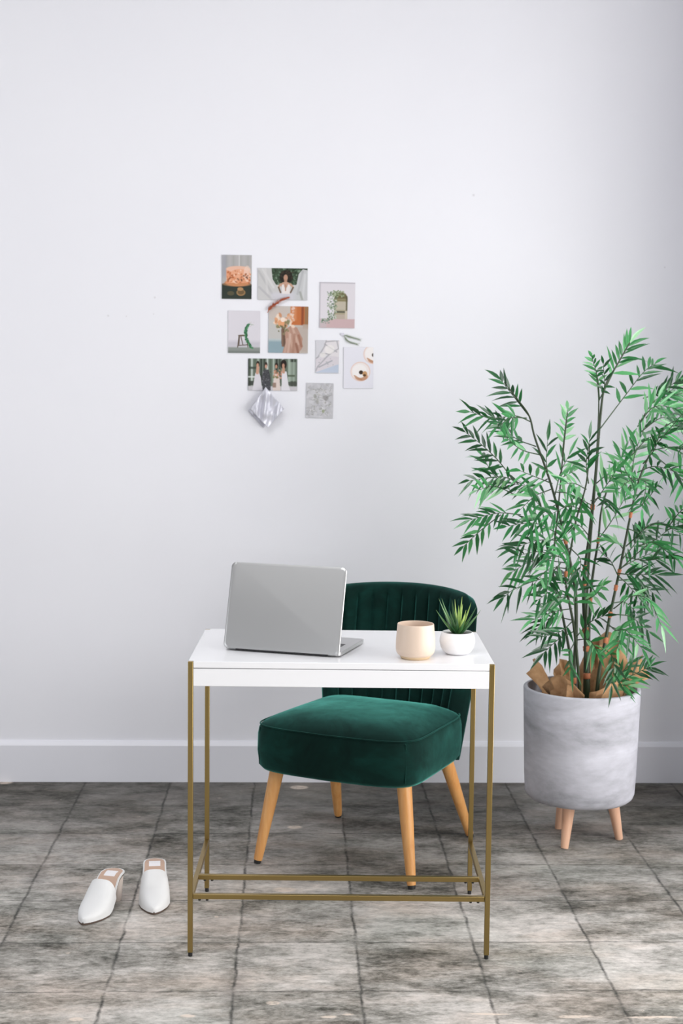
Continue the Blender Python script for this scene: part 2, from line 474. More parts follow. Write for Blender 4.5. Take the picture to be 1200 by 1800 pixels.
b = MB(); rings = []
zb, zt = .284, .424
for ins, z in ((.10, zb + .002), (.03, zb), (.012, zb + .004), (.003, zb + .016), (-.002, zb + .06), (-.001, zt - .03), (.002, zt - .010), (.006, zt - .002), (.012, zt + .004), (.03, zt + .015), (.06, zt + .028), (.10, zt + .037), (.15, zt + .043), (.19, zt + .046), (.22, zt + .0465)):
    rings.append([(x, y, z - .012 * ((y + .27) / .5)) for x, y in seat_outline(0, inset=ins)])
b.loft(rings)
seat = b.build('seat', M['velvet'], ch, sharp=60)
b = MB()
b.tube([(x, y, zt + .001 - .012 * ((y + .27) / .5)) for x, y in seat_outline(0, inset=.0045)] + [(lambda q: (q[0], q[1], zt + .001 - .012 * ((q[1] + .27) / .5)))(seat_outline(0, inset=.0045)[0])], .0022, 6)
b.build('piping', M['velvet'], seat)
for x in (-1, 1):                                     # corner seams
    so = seat_outline(0, inset=0); q = min(so, key=lambda p: abs(p[0] - SHX - x * .260) + abs(p[1] + .262))
    b = MB(); b.tube([(q[0], q[1], zb + .02), (q[0] * 1.006, q[1] * 1.006, zb + .065), (q[0] * .995, q[1] * .995, zt - .006)], .0014, 6); b.build('seam', M['velvet'], seat)

NCH = 11


def back_pt(u, v):                                    # u -1..1 across, v 0..1 up
    ang = u * math.radians(52)
    Rw = .265 + .022 * min(v, 1) ** 1.2
    hw = .224 + .028 * min(1, v / .4)
    x = hw * math.sin(ang) / math.sin(math.radians(52)) - .020
    y = .300 - (1 - math.cos(ang)) * .30 + .075 * v
    z = .268 + v * .527
    return V((x, y, z))


def back_normal(u, v):
    e = .01
    a = back_pt(u + e, v) - back_pt(u - e, v); c = back_pt(u, v + e) - back_pt(u, v - e)
    return c.cross(a).normalized()                    # towards the back


b = MB(); NU, NV = 198, 44; grid_f = []; grid_b = []
for j in range(NV + 1):
    rf, rb = [], []
    for i in range(NU + 1):
        u = -1 + 2 * i / NU; s = j / NV
        # rounded top corners and a soft top line
        au = abs(u); cr = max(0, (au - .80) / .20)
        top = 1 - .030 * u * u - .15 * (1 - math.sqrt(max(0, 1 - cr * cr)))
        v = s * top
        edge = min((1 - au) * .30, (1 - s) * .53, s * .53 + .012)
        k = math.sqrt(max(0, 1 - (1 - min(1, edge / .03)) ** 2))
        p = back_pt(u, v); n = back_normal(u, v)
        f = (u * .5 + .5) * NCH; q = abs((f % 1) - .5) * 2   # 0 mid channel, 1 in the groove
        fade = min(1, max(0, (1 - s) * .53 - .022) / .03) * min(1, max(0, (1 - au) * .3 - .004) / .01)
        chn = (.016 * (1 - q ** 3.2) - .008) * fade
        rf.append(p - n * (.030 * k + chn)); rb.append(p + n * .030 * k)
    grid_f.append(rf); grid_b.append(rb)
n1 = NU + 1
for g, flip in ((grid_f, False), (grid_b, True)):
    vs = [p for r in g for p in r]; fs = []
    for j in range(NV):
        for i in range(NU):
            q = (j * n1 + i, j * n1 + i + 1, (j + 1) * n1 + i + 1, (j + 1) * n1 + i)
            fs.append(q[::-1] if flip else q)
    b.add(vs, fs)
off = n1 * (NV + 1)
for i in range(NU): b.f.append((i, i + off, i + 1 + off, i + 1)); b.mi.append(0)
for i in range(NU): a0 = NV * n1 + i; b.f.append((a0, a0 + 1, a0 + 1 + off, a0 + off)); b.mi.append(0)
for j in range(NV):
    a0 = j * n1; b.f.append((a0, a0 + n1, a0 + n1 + off, a0 + off)); b.mi.append(0)
    a0 = j * n1 + NU; b.f.append((a0, a0 + off, a0 + n1 + off, a0 + n1)); b.mi.append(0)
b.build('backrest', M['velvet'], ch, sharp=70)
for (fx, fy, tx, ty, zt_) in ((-.252, -.266, -.212, -.212, .30), (.249, -.265, .200, -.215, .30), (.235, .266, .190, .135, .30), (-.232, .266, -.195, .135, .30)):
    f0, f1 = V((fx, fy, .010)), V((tx, ty, zt_)); b = MB()
    b.tube([f0.lerp(f1, t) for t in (0, .03, .3, .6, 1)], [.0125, .0135, .0165, .0195, .0225], 20)
    lg = b.build('leg', M['oak'], ch, sharp=60)
    b = MB(); b.tube([V((fx - (tx - fx) * .035, fy - (ty - fy) * .035, 0)), f0], [.0105, .0115], 16); tag(b.build('foot_pad', M['black'], lg), 'black foot pad')

# ------------------------------------------------------------------ laptop
LW, LH, LEAN, BD = .3153, .2249, .2711, .219
lap = thing('laptop', (-.0299, -1.5211, DH), 'open silver laptop turned away on the left of the desk', 'laptop', -.3371)
# base plate on four feet
b = MB(); o0 = rrect(-LW / 2, LW / 2, .0042, BD, .011)
b.loft([[(x * .985, (y - .1) * .985 + .1, .0025) for x, y in o0], [(x, y, .0045) for x, y in o0], [(x, y, .0118) for x, y in o0], [(x * .997, (y - .1) * .997 + .1, .0128) for x, y in o0]])
base = b.build('base', M['alu'], lap)
for x in (-.125, .125):
    for y in (.02, .19):
        b = MB(); b.lathe([(.007, 0), (.0075, .0028)], 16, (x, y, 0)); b.build('foot', M['black'], base)
b = MB(); b.prism(rrect(-.135, .135, .028, .125, .003), .0126, .0130); kb = b.build('keyboard', M['keys'], base)
b = MB(); b.prism(rrect(-.055, .055, .137, .207, .004), .0127, .0130); b.build('trackpad', M['alu_dark'], base)
b = MB(); b.tube([(-.125, .0012, .0058), (.125, .0012, .0058)], .0028, 14); b.build('hinge', M['hinge'], lap)
# lid, hinged at the rear edge of the base and leaning over the keys
b = MB(); o1 = rrect(-LW / 2, LW / 2, 0, LH, .012)
b.loft([[(x * .99, .0012, (y - .11) * .99 + .11) for x, y in o1], [(x * .998, -.0002, (y - .11) * .998 + .11) for x, y in o1], [(x, -.0016, y) for x, y in o1], [(x, -.0032, y) for x, y in o1], [(x * .994, -.0046, (y - .11) * .994 + .11) for x, y in o1], [(x * .96, -.0052, (y - .11) * .95 + .11) for x, y in o1]])
lid = b.build('lid', M['alu'], lap, sharp=50); lid.location = (0, -.0012, .0062); lid.rotation_euler.x = -LEAN
b = MB(); b.loft([[(x, .0013, z) for x, z in rrect(-.148, .148, .018, .214, .003)], [(x, .0021, z) for x, z in rrect(-.148, .148, .018, .214, .003)]]); b.build('screen', M['screen'], lid)

# ------------------------------------------------------------------ cup
cup = thing('ceramic_cup', (.3105, -1.5684, DH), 'cream beige glazed cup with a bare clay foot on the desk', 'cup')
b = MB()
outer = [(.0405, .0078), (.0445, .0105), (.0482, .0165), (.0500, .026), (.0497, .045), (.0482, .065), (.0468, .082), (.0462, .0875), (.0455, .0886), (.0443, .0880)]
inner = [(.0440, .080), (.0455, .060), (.0468, .040), (.046, .024), (.040, .019), (.02, .018), (.0005, .018)]
b.lathe(outer + inner, 64, cap0=True, cap1=True); b.build('body', M['cup'], cup, sharp=50)
b = MB(); b.lathe([(.034, 0), (.0362, .0010), (.0404, .0078)], 48); b.build('base', M['cup_base'], cup)

# ------------------------------------------------------------------ succulent
suc = thing('potted_succulent', (.4237, -1.5073, DH), 'small spiky succulent in a round white pot on the desk', 'plant')
b = MB(); b.lathe([(.022, 0), (.028, .001), (.036, .007), (.0425, .018), (.0458, .031), (.0452, .042), (.0425, .051), (.0398, .0562), (.0385, .0575), (.037, .0565), (.0365, .053), (.038, .046), (.036, .040), (.0005, .038)], 64)
b.build('pot', M['pot'], suc, sharp=60)
b = MB(); b.lathe([(.0372, .046), (.0365, .050), (.02, .0515), (.0005, .052)], 40); b.build('soil', M['soil'], suc)


def blade(mb, p0, p1, w, th, bend, side=None, seg=7, fill=False):
    """A fleshy pointed leaf from p0 to p1, bent by the vector bend."""
    p0, p1 = V(p0), V(p1); mid = (p0 + p1) / 2 + bend; rings = []
    t0 = (p1 - p0).normalized(); up = V(bend) if V(bend).length > 1e-6 else V((0, 0, 1))
    sd = t0.cross(up).normalized() if side is None else V(side)
    for i in range(seg + 1):
        t = i / seg; c = p0 * (1 - t) ** 2 + mid * 2 * t * (1 - t) + p1 * t * t
        tn = ((mid - p0) * (1 - t) + (p1 - mid) * t).normalized(); nn = sd.cross(tn).normalized()
        k = max(.03, (1 - t ** (1.35 if fill else 1.8))) * (.75 + .25 * min(1, t * 4))
        rings.append([c + sd * w * k * math.cos(a) + nn * th * k * (math.sin(a) if math.sin(a) < 0 else .35 * math.sin(a)) for a in (2 * PI * j / 8 for j in range(8))])
    mb.loft(rings)


crown = V((0, 0, .050))
tips = [((766, 1072), .012, 0), ((771, 1052), -.006, 0), ((776, 1052), .02, 0), ((794, 1054), -.02, 0), ((799, 1053), .006, 1), ((812, 1049), .012, 1), ((813, 1062), -.012, 1), ((828, 1059), .010, 1), ((838, 1065), -.012, 0), ((845, 1072), .006, 0),
        ((806, 1064), -.016, 1), ((819, 1072), -.022, 1), ((782, 1083), -.030, 0), ((790, 1072), -.028, 0), ((831, 1088), -.026, 0), ((803, 1085), -.034, 0), ((816, 1090), -.034, 0)]
for (px, py), dy, kind in tips:
    tip = at(px, py, -1.5073 + dy) - suc.location
    out = V((tip.x, tip.y, 0)); base_ = crown + out * .12
    b = MB(); blade(b, base_, tip, .0078 if kind == 0 else .0066, .0066, (out * .07 + V((0, 0, -.003))) if out.length > .004 else V((0, .003, 0)), fill=True)
    b.build('leaf', M['succ_in' if kind else 'succ'], suc, sharp=80)

# ------------------------------------------------------------------ planter
PX, PY = .921, -.667
pl = thing('planter', (PX, PY, 0), 'grey concrete cylinder planter on three short pale wooden legs', 'planter')
b = MB(); b.lathe([(.150, .138), (.160, .140), (.169, .148), (.1735, .160), (.177, .22), (.1845, .488), (.1838, .4935), (.1815, .4955), (.1735, .4955), (.1715, .493), (.166, .20), (.15, .165), (.0005, .163)], 96)
b.build('body', M['concrete'], pl, sharp=50)
for (fx, fy) in ((.859, -.766), (1.053, -.674), (.877, -.561)):
    d = V((fx - .93, fy + .667, 0)); f0 = V((fx - PX, fy - PY, 0)); f1 = f0 - d * .22 + V((0, 0, .139))
    b = MB(); b.tube([f0, f0.lerp(f1, .04), f0.lerp(f1, .5), f1], [.0115, .0125, .0165, .0205], 24); b.build('leg', M['beech'], pl, sharp=60)

# ------------------------------------------------------------------ bamboo plant
bam = thing('bamboo_plant', (PX, PY, .1632), 'tall leafy green bamboo with orange banded stems in the grey planter', 'plant')
BO = bam.location
b = MB(); b.lathe([(.095, 0), (.125, .24), (.128, .262), (.124, .262), (.121, .245), (.0005, .24)], 40); npot = b.build('nursery_pot', M['black'], bam)
b = MB(); b.lathe([(.121, .243), (.12, .252), (.06, .256), (.0005, .257)], 32); b.build('soil', M['soil'], npot)

stems = {  # name: (pixel trace, depth at base, depth at tip, base radius, tip radius, nodes by index fraction)
    'a': ([(1016, 1250), (1008, 1196), (1012, 1120), (1011, 1040), (1001, 985), (985, 915), (966, 845), (940, 770), (930, 732), (910, 703), (886, 672)], -.70, -.62, .0075, .0022, (1197, 1001, 955)),
    'b': ([(1030, 1250), (1031, 1188), (1030, 1140), (1026, 1029), (1036, 940), (1046, 840), (1055, 730), (1063, 680), (1085, 640), (1106, 603)], -.68, -.60, .0100, .0022, (1188, 1140, 1105, 1030, 991, 885)),
    'c': ([(1046, 1250), (1053, 1180), (1064, 1125), (1072, 1080), (1088, 1005), (1108, 905), (1124, 840), (1150, 782), (1172, 745)], -.72, -.66, .0070, .0024, (1127, 1080, 1036, 1006, 908)),
    'd': ([(1034, 1250), (1034, 1150), (1037, 1055), (1043, 1000), (1051, 950), (1056, 900), (1066, 862)], -.62, -.56, .0062, .0028, (1055, 953)),
    'e': ([(1026, 1250), (1029, 1120), (1034, 1000), (1043, 880), (1050, 770), (1052, 700), (1047, 655)], -.66, -.72, .0048, .0020, ()),
    'f': ([(1020, 1250), (1016, 1180), (1008, 1100), (994, 1020), (1004, 960), (1012, 915), (1030, 850), (1036, 780)], -.74, -.78, .0055, .0022, (1010,)),
    'g': ([(1012, 1250), (1006, 1180), (990, 1090), (972, 1010), (975, 950), (982, 880), (990, 790), (997, 725)], -.66, -.60, .0055, .0020, (1180,)),
}
for key, (px, y0, y1, ra, rb_, nodes) in stems.items():
    ys = [y0 + (y1 - y0) * i / (len(px) - 1) for i in range(len(px))]
    pts = smooth([at(x, y, Y) - BO for (x, y), Y in zip(px, ys)], 6)
    n = len(pts); rad = [rb_ + (ra - rb_) * (1 - i / (n - 1)) ** 1.35 for i in range(n)]
    b = MB(); b.tube(pts, rad, 10); st = b.build('stem', M['stem'], bam, sharp=60)
    trace = smooth([(x, y, Y) for (x, y), Y in zip(px, ys)], 6)
    for yy in nodes:
        i = min(range(n), key=lambda k: abs(trace[k].y - yy)); i = max(1, min(n - 2, i))
        d = (pts[i + 1] - pts[i - 1]).normalized(); c = pts[i]; r = rad[i]
        b = MB(); b.tube([c - d * .010, c - d * .006, c, c + d * .006, c + d * .009], [r * 1.05, r * 1.22 + .0012, r * 1.15 + .0008, r * 1.25 + .0014, r * 1.05], 12)
        tag(b.build('node_band', M['node'], st, sharp=60), 'orange node band')


def leaf(mb, p, d, side, L, wd, droop, rnd):
    """One lance-shaped leaf with a folded midrib."""
    d = d.normalized(); sd = (side - d * side.dot(d)).normalized(); nn = d.cross(sd)
    if nn.z < 0: nn = -nn
    prof = ((0, .12), (.12, .60), (.32, 1.), (.58, .82), (.82, .38), (1., .02)); L_, C_, R_ = [], [], []
    for t, w in prof:
        c = p + d * L * t - V((0, 0, 1)) * droop * L * t * t
        e = sd * wd * w
        L_.append(c - e + nn * wd * w * .28); C_.append(c); R_.append(c + e + nn * wd * w * .28)
    vs = L_ + C_ + R_; k = len(prof); fs = []
    for i in range(k - 1):
        fs += [(i, k + i, k + i + 1, i + 1), (k + i, 2 * k + i, 2 * k + i + 1, k + i + 1)]
    mb.add(vs, fs)


def frond(px, y0, y1, n=9, L=.062, wd=.0052, droop=.25, spread=52, tipn=1):
    rs = random.Random(int(px[0][0] * 31 + px[-1][1] * 17)); n = int(n * 1.3)
    ys = [y0 + (y1 - y0) * i / (len(px) - 1) for i in range(len(px))]
    if len(px) == 2:
        a, c = px; px = [a, ((a[0] + c[0]) / 2 + rs.uniform(-4, 4), (a[1] + c[1]) / 2 - 4), c]; ys = [y0, (y0 + y1) / 2, y1]
    pts = smooth([at(x, y, Y) - BO for (x, y), Y in zip(px, ys)], 6)
    N = len(pts); tw = MB(); tw.tube(pts, [.0021 - .0013 * i / (N - 1) for i in range(N)], 5)
    b = MB(); pl_n = V((rs.uniform(-.5, .5), -1, rs.uniform(-.2, .8))).normalized()
    for i in range(n):
        t = .28 + .72 * i / max(1, n - 1); k = min(N - 2, int(t * (N - 1)))
        p = pts[k].lerp(pts[k + 1], t * (N - 1) - k) if t < 1 else pts[-1]
        d = (pts[min(N - 1, k + 1)] - pts[k]).normalized()
        s = d.cross(pl_n).normalized() * (1 if i % 2 else -1)
        a = math.radians(spread + rs.uniform(-12, 12)) * (1 - .45 * t)
        if i == n - 1: a *= .15
        ld = d * math.cos(a) + s * math.sin(a) + pl_n * rs.uniform(-.35, .35)
        leaf(b, p, ld, ld.cross(pl_n + V((rs.uniform(-.6, .6), rs.uniform(-.6, .2), rs.uniform(-.6, .6)))), 1.42 * L * rs.uniform(.75, 1.15) * (1 - .15 * abs(t - .6)), 1.12 * wd * rs.uniform(.8, 1.15), droop * rs.uniform(.3, 1.3), rs)
    fr = b.build('frond', M['leaf'], bam, sharp=80)
    tw.build('twig', M['twig'], fr)


FR = [
    # upper left arches
    ([(930, 732), (905, 700), (880, 668)], -.63, -.62, 10, .05), ([(934, 742), (905, 731), (866, 735), (826, 724)], -.63, -.72, 12, .05), ([(925, 735), (897, 735), (872, 752)], -.63, -.78, 9, .045),
    ([(942, 785), (905, 770), (870, 738)], -.63, -.56, 11, .05), ([(950, 800), (915, 790), (885, 765)], -.64, -.80, 9, .05), ([(905, 850), (880, 815), (850, 785), (818, 760)], -.66, -.60, 12, .052), ([(895, 860), (868, 835), (846, 800)], -.66, -.50, 10, .05),
    ([(915, 850), (880, 838), (825, 845)], -.68, -.86, 11, .055), ([(905, 870), (870, 855), (838, 862)], -.68, -.88, 10, .052), ([(915, 905), (875, 902), (826, 914)], -.66, -.74, 12, .05), ([(880, 905), (845, 932), (815, 960)], -.70, -.64, 8, .04),
    ([(988, 800), (992, 760), (997, 720)], -.61, -.60, 10, .036), ([(966, 845), (960, 815), (962, 775)], -.64, -.58, 6, .06), ([(975, 870), (985, 830), (1000, 800)], -.62, -.60, 6, .06),
    # middle left crown
    ([(970, 850), (945, 840), (915, 828)], -.64, -.82, 7, .070), ([(968, 860), (940, 872), (915, 895)], -.64, -.86, 8, .068), ([(975, 865), (1000, 868), (1020, 885)], -.63, -.76, 7, .066), ([(980, 885), (950, 905), (930, 930)], -.66, -.86, 8, .068), ([(978, 880), (1000, 900), (1005, 930)], -.64, -.82, 7, .062),
    ([(975, 840), (990, 838), (1008, 828)], -.62, -.5, 6, .06), ([(962, 842), (935, 855), (900, 850)], -.63, -.5, 8, .062),
    ([(985, 940), (940, 920), (890, 925)], -.64, -.76, 10, .058), ([(990, 950), (945, 950), (900, 965)], -.64, -.80, 10, .058), ([(1000, 985), (950, 970), (905, 978)], -.68, -.92, 10, .06), ([(1000, 990), (940, 985), (900, 1005)], -.68, -.56, 9, .056),
    ([(1003, 1010), (950, 1018), (905, 1035), (885, 1050)], -.70, -.78, 9, .06), ([(1003, 1000), (965, 1000), (935, 1030)], -.70, -.88, 8, .06), ([(1006, 960), (985, 975), (960, 985)], -.72, -.90, 8, .062), ([(1004, 965), (1020, 985), (1015, 1020)], -.74, -.90, 8, .06),
    ([(1002, 1050), (970, 1040), (945, 1055)], -.70, -.86, 8, .062), ([(1005, 1070), (975, 1075), (935, 1090)], -.70, -.78, 10, .058), ([(1005, 1090), (970, 1085), (940, 1108)], -.70, -.62, 9, .056), ([(1008, 1090), (985, 1110), (950, 1120)], -.71, -.84, 9, .058),
    ([(1008, 1110), (980, 1125), (955, 1148)], -.71, -.80, 8, .056), ([(1009, 1130), (1000, 1150), (1003, 1178)], -.71, -.86, 7, .05), ([(1010, 1080), (1010, 1050), (1020, 1015)], -.72, -.84, 8, .062), ([(1012, 1060), (1040, 1050), (1060, 1030)], -.72, -.86, 7, .06), ([(1010, 1050), (985, 1050), (960, 1060)], -.7, -.9, 8, .06),
    ([(1012, 1120), (1035, 1095), (1062, 1082)], -.72, -.84, 8, .05), ([(1012, 1125), (1035, 1125), (1050, 1145)], -.72, -.86, 8, .05), ([(1012, 1040), (1000, 1020), (985, 1010)], -.72, -.66, 7, .06),
    ([(990, 900), (975, 935), (975, 965)], -.62, -.8, 8, .06), ([(985, 990), (965, 1015), (960, 1045)], -.66, -.9, 8, .06),
    # centre
    ([(1034, 850), (1030, 815), (1036, 772)], -.77, -.80, 10, .048), ([(1030, 860), (1010, 850), (995, 850)], -.77, -.84, 6, .06), ([(1043, 885), (1062, 858), (1082, 828)], -.63, -.70, 8, .06), ([(1050, 950), (1075, 915), (1100, 872)], -.57, -.62, 7, .064), ([(1043, 890), (1025, 880), (1010, 870)], -.63, -.78, 6, .06),
    ([(1038, 880), (1060, 875), (1075, 890)], -.64, -.82, 7, .06), ([(1037, 945), (1020, 925), (1005, 920)], -.63, -.72, 5, .066), ([(1047, 850), (1068, 835), (1085, 845)], -.63, -.7, 7, .06),
    # top
    ([(1060, 690), (1085, 640), (1107, 602)], -.60, -.58, 13, .062), ([(1055, 753), (1095, 700), (1130, 655), (1150, 640)], -.60, -.52, 12, .062), ([(1122, 745), (1150, 705), (1190, 680)], -.60, -.50, 12, .06), ([(1120, 750), (1150, 715), (1200, 720)], -.60, -.66, 13, .058), ([(1130, 700), (1160, 690), (1195, 665)], -.55, -.5, 10, .055),
    ([(1053, 700), (1050, 665), (1040, 628)], -.72, -.82, 12, .034, .0042), ([(1052, 705), (1062, 680), (1060, 640)], -.72, -.84, 9, .034, .0042),
    # right
    ([(1108, 860), (1115, 800), (1135, 745)], -.68, -.6, 10, .062), ([(1105, 870), (1090, 820), (1105, 775)], -.68, -.56, 8, .062), ([(1120, 855), (1100, 830), (1090, 800)], -.68, -.6, 7, .06), ([(1130, 815), (1150, 790), (1160, 760)], -.66, -.82, 8, .056), ([(1145, 792), (1180, 786), (1200, 800)], -.66, -.95, 10, .056, .0042), ([(1150, 785), (1180, 750), (1205, 720)], -.66, -1.0, 10, .056, .0042), ([(1165, 752), (1190, 740), (1215, 760)], -.66, -1.0, 9, .056, .0042),
    ([(1140, 845), (1112, 842), (1085, 862)], -.68, -.98, 9, .056, .0042), ([(1125, 850), (1135, 850), (1128, 895)], -.68, -.98, 9, .052, .0042), ([(1110, 900), (1135, 880), (1158, 850)], -.69, -.86, 9, .044, .0038), ([(1095, 870), (1110, 850), (1128, 838)], -.68, -.6, 8, .06),
    ([(1090, 1000), (1125, 968), (1160, 942), (1192, 918)], -.70, -.84, 8, .06, .0048), ([(1170, 932), (1190, 905), (1205, 890)], -.82, -.98, 9, .056, .0046), ([(1170, 932), (1195, 925), (1215, 940)], -.82, -.96, 9, .054, .0046),
    ([(1092, 985), (1120, 950), (1135, 925)], -.70, -.60, 10, .056), ([(1088, 1000), (1115, 985), (1160, 965)], -.70, -.56, 11, .058), ([(1095, 965), (1085, 955), (1066, 950)], -.70, -.62, 7, .056), ([(1086, 1008), (1110, 1010), (1155, 1010)], -.71, -.78, 10, .058), ([(1086, 1012), (1105, 1030), (1130, 1060)], -.71, -.6, 9, .058), ([(1085, 1010), (1072, 985), (1060, 975)], -.71, -.6, 7, .05),
    ([(1100, 980), (1140, 985), (1180, 975)], -.7, -.9, 9, .056), ([(1120, 960), (1150, 955), (1190, 985)], -.74, -.94, 10, .056, .0042), ([(1085, 1020), (1120, 1020), (1150, 1045)], -.71, -.56, 9, .058), ([(1105, 930), (1125, 935), (1145, 925)], -.7, -.52, 9, .055),
    ([(1078, 1070), (1110, 1048), (1140, 1055), (1162, 1100)], -.72, -1.0, 13, .052, .0046), ([(1070, 1098), (1082, 1108), (1100, 1108), (1128, 1140)], -.72, -1.02, 14, .054, .0046), ([(1070, 1100), (1090, 1112), (1085, 1140)], -.72, -.98, 10, .052, .0046), ([(1085, 1080), (1110, 1085), (1140, 1110)], -.72, -.62, 9, .056),
    ([(1075, 1060), (1100, 1060), (1125, 1085)], -.72, -.58, 9, .056), ([(1062, 1140), (1078, 1160), (1075, 1205)], -.72, -.84, 8, .05), ([(1055, 1222), (1090, 1198), (1125, 1180), (1142, 1172)], -.72, -.76, 10, .05), ([(1060, 1225), (1080, 1205), (1105, 1205)], -.72, -.78, 9, .05), ([(1062, 1220), (1085, 1190), (1110, 1165)], -.72, -.70, 8, .05),
    ([(1125, 760), (1160, 735), (1190, 735)], -.62, -.52, 10, .06), ([(1135, 735), (1165, 700), (1205, 690)], -.58, -.5, 10, .06), ([(1110, 800), (1140, 770), (1180, 760)], -.66, -.55, 9, .06),
    ([(1120, 830), (1150, 820), (1190, 830)], -.7, -.95, 9, .058), ([(1150, 800), (1185, 830), (1215, 860)], -.7, -1.0, 9, .058), ([(1100, 960), (1150, 920), (1200, 940)], -.7, -.95, 10, .058), ([(1030, 900), (1000, 890), (965, 905)], -.66, -.86, 9, .064), ([(985, 930), (960, 900), (930, 870)], -.64, -.9, 9, .064),
]
for f in FR: frond(*f)

# ------------------------------------------------------------------ kraft paper tucked round the stems
pp = thing('wrapping_paper', (PX, PY, .40), 'crumpled brown kraft paper tucked around the bamboo stems', 'paper')


def sheet(a0, a1, heights, flare, seed, nr=6, na=9, r0_=.128):
    """A torn, creased sheet of paper standing in the pot between two angles."""
    b = MB(); g = []
    for i in range(na + 1):
        t = i / na; a = math.radians(a0 + (a1 - a0) * t); row = []
        hf = t * (len(heights) - 1); k = min(len(heights) - 2, int(hf)); hh = heights[k] + (heights[k + 1] - heights[k]) * (hf - k)
        for j in range(nr + 1):
            s = j / nr; z = .022 + s * hh
            r = r0_ + flare * max(0, s - .35) ** 2 * 2.2
            nz = mnoise.noise(V((math.cos(a) * 7 + seed, math.sin(a) * 7, z * 15)))
            r += .030 * nz; z += .012 * mnoise.noise(V((math.cos(a) * 20, math.sin(a) * 20 + seed, s * 4))) * s
            if z < .100: r = min(r, .158)
            row.append(V((r * math.cos(a), r * math.sin(a), z)))
        g.append(row)
    n = nr + 1; vs = [p for r in g for p in r]
    fs = [(i * n + j, (i + 1) * n + j, (i + 1) * n + j + 1, i * n + j + 1) for i in range(na) for j in range(nr)]
    b.add(vs, fs); o = b.build('sheet', M['kraft'], pp, sharp=16)
    s = o.modifiers.new('thick', 'SOLIDIFY'); s.thickness = .0009; s.offset = 0
    return o


sheet(18, 82, (.10, .19, .232, .225, .19, .11), .035, 3.1)
sheet(2, 26, (.10, .15, .165, .13), .09, 8.4)
sheet(134, 168, (.09, .145, .150, .11), .055, 5.7, r0_=.112)
sheet(88, 124, (.08, .13, .14, .09), .02, 4.4, r0_=.118)
sheet(188, 262, (.075, .112, .128, .116, .080), .015, 1.3, r0_=.112)
sheet(270, 338, (.08, .104, .112, .082), .02, 2.2, r0_=.116)


# ------------------------------------------------------------------ shoes
def mule(loc, rz, label):
    sh = thing('mule_shoe', loc, label, 'shoe', rz, 'white heeled mules')
    L = .225                                          # local: toe at y = 0 pointing to -y, heel at y = L

    def z_in(s):                                      # height of the foot bed along the shoe
        if s < .33: return .009
        t = min(1, (s - .33) / .50); return .009 + .074 * (t * t * (3 - 2 * t))

    def hw(s):
        P = ((0, .0015), (.04, .0125), (.10, .0225), (.2, .034), (.32, .0410), (.42, .0410), (.55, .0355), (.7, .0305), (.85, .0305), (.93, .0275), (.975, .019), (1, .006))
        for (a, x), (c, y) in zip(P, P[1:]):
            if s <= c: return x + (y - x) * (s - a) / (c - a)
        return .006
    ss = [0, .02, .05, .09, .14, .2, .27, .34, .42, .5, .58, .66, .74, .82, .88, .93, .965, .985, 1]
    # sole board
    b = MB(); rings = []
    for s in ss: w = hw(s) + .0012; z = z_in(s); rings.append([(-w, s * L, z - .008), (w, s * L, z - .008), (w, s * L, z - .0005), (-w, s * L, z - .0005)])
    b.loft(rings); b.build('sole', M['sole'], sh, sharp=40)
    b = MB(); rings = []
    for s in ss:
        w = hw(s) + .0018; z = z_in(s); rings.append([(-w, s * L + .0006, z - .0035), (w, s * L + .0006, z - .0035), (w, s * L + .0006, z + .0012), (-w, s * L + .0006, z + .0012)])
    b.loft(rings); b.build('welt', M['shoe'], sh, sharp=40)
    b = MB(); rings = []
    for s in ss[6:]:
        w = max(.001, hw(s) - .0025); z = z_in(s); rings.append([(-w, s * (L - .003), z + .001), (w, s * (L - .003), z + .001), (w, s * (L - .003), z + .0022), (-w, s * (L - .003), z + .0022)])
    b.loft(rings); b.build('insole', M['insole'], sh, sharp=40)
    b = MB(); rings = []
    for s in (.70, .76, .82, .875):
        z = z_in(s); rings.append([(-.016, s * L, z + .002), (.016, s * L, z + .002), (.016, s * L, z + .0029), (-.016, s * L, z + .0029)])
    b.loft(rings); tag(b.build('label_patch', M['patch'], sh), 'white maker patch')
    # upper: arched vamp, outer and inner skin
    b = MB(); n = 15; us = [s / 20 * .53 for s in range(21)]; outer_, inner_ = [], []
    for s in us:
        w = hw(s) + .002; h = .013 + .043 * min(1, s / .47) ** 1.0; h = min(h, .056); z0 = z_in(s) - .003
        ro, ri = [], []
        for j in range(n):
            a = PI * j / (n - 1); ca, sa = math.cos(a), math.sin(a)
            x = w * math.copysign(abs(ca) ** .62, ca); z = abs(sa) ** .66
            back = .010 * (1 - sa) * (s / .5) ** 4     # topline dips towards the sides
            ro.append((x, s * L + back, z0 + h * z)); ri.append((x * .93, s * L + back + (.002 if s < .02 else 0), z0 + (h - .0022) * z))
        outer_.append(ro); inner_.append(ri)
    b.loft(outer_, False, False, closed=False); b.loft(inner_, False, False, closed=False)
    k = len(us) * n; e = (len(us) - 1) * n
    for j in range(n - 1): b.f.append((e + j, e + j + 1, k + e + j + 1, k + e + j)); b.mi.append(0)
    b.f.append(tuple(range(n))); b.mi.append(0)
    b.build('upper', M['shoe'], sh, sharp=50)
    # block heel
    b = MB(); rings = []
    for t in (0, .06, .5, .85, 1):
        z = .0755 * t; w = .0195 + .0075 * t; y0 = L * (.855 - .085 * t ** 1.5); y1 = L * (.955 + .028 * t)
        o = rrect(-w, w, y0, y1, min(w, (y1 - y0) / 2) * .75, 6); rings.append([(x, y, z if y > (y0 + y1) / 2 or t < 1 else z - .006) for x, y in o])
    b.loft(rings); b.build('heel', M['heelm'], sh, sharp=45)
    return sh


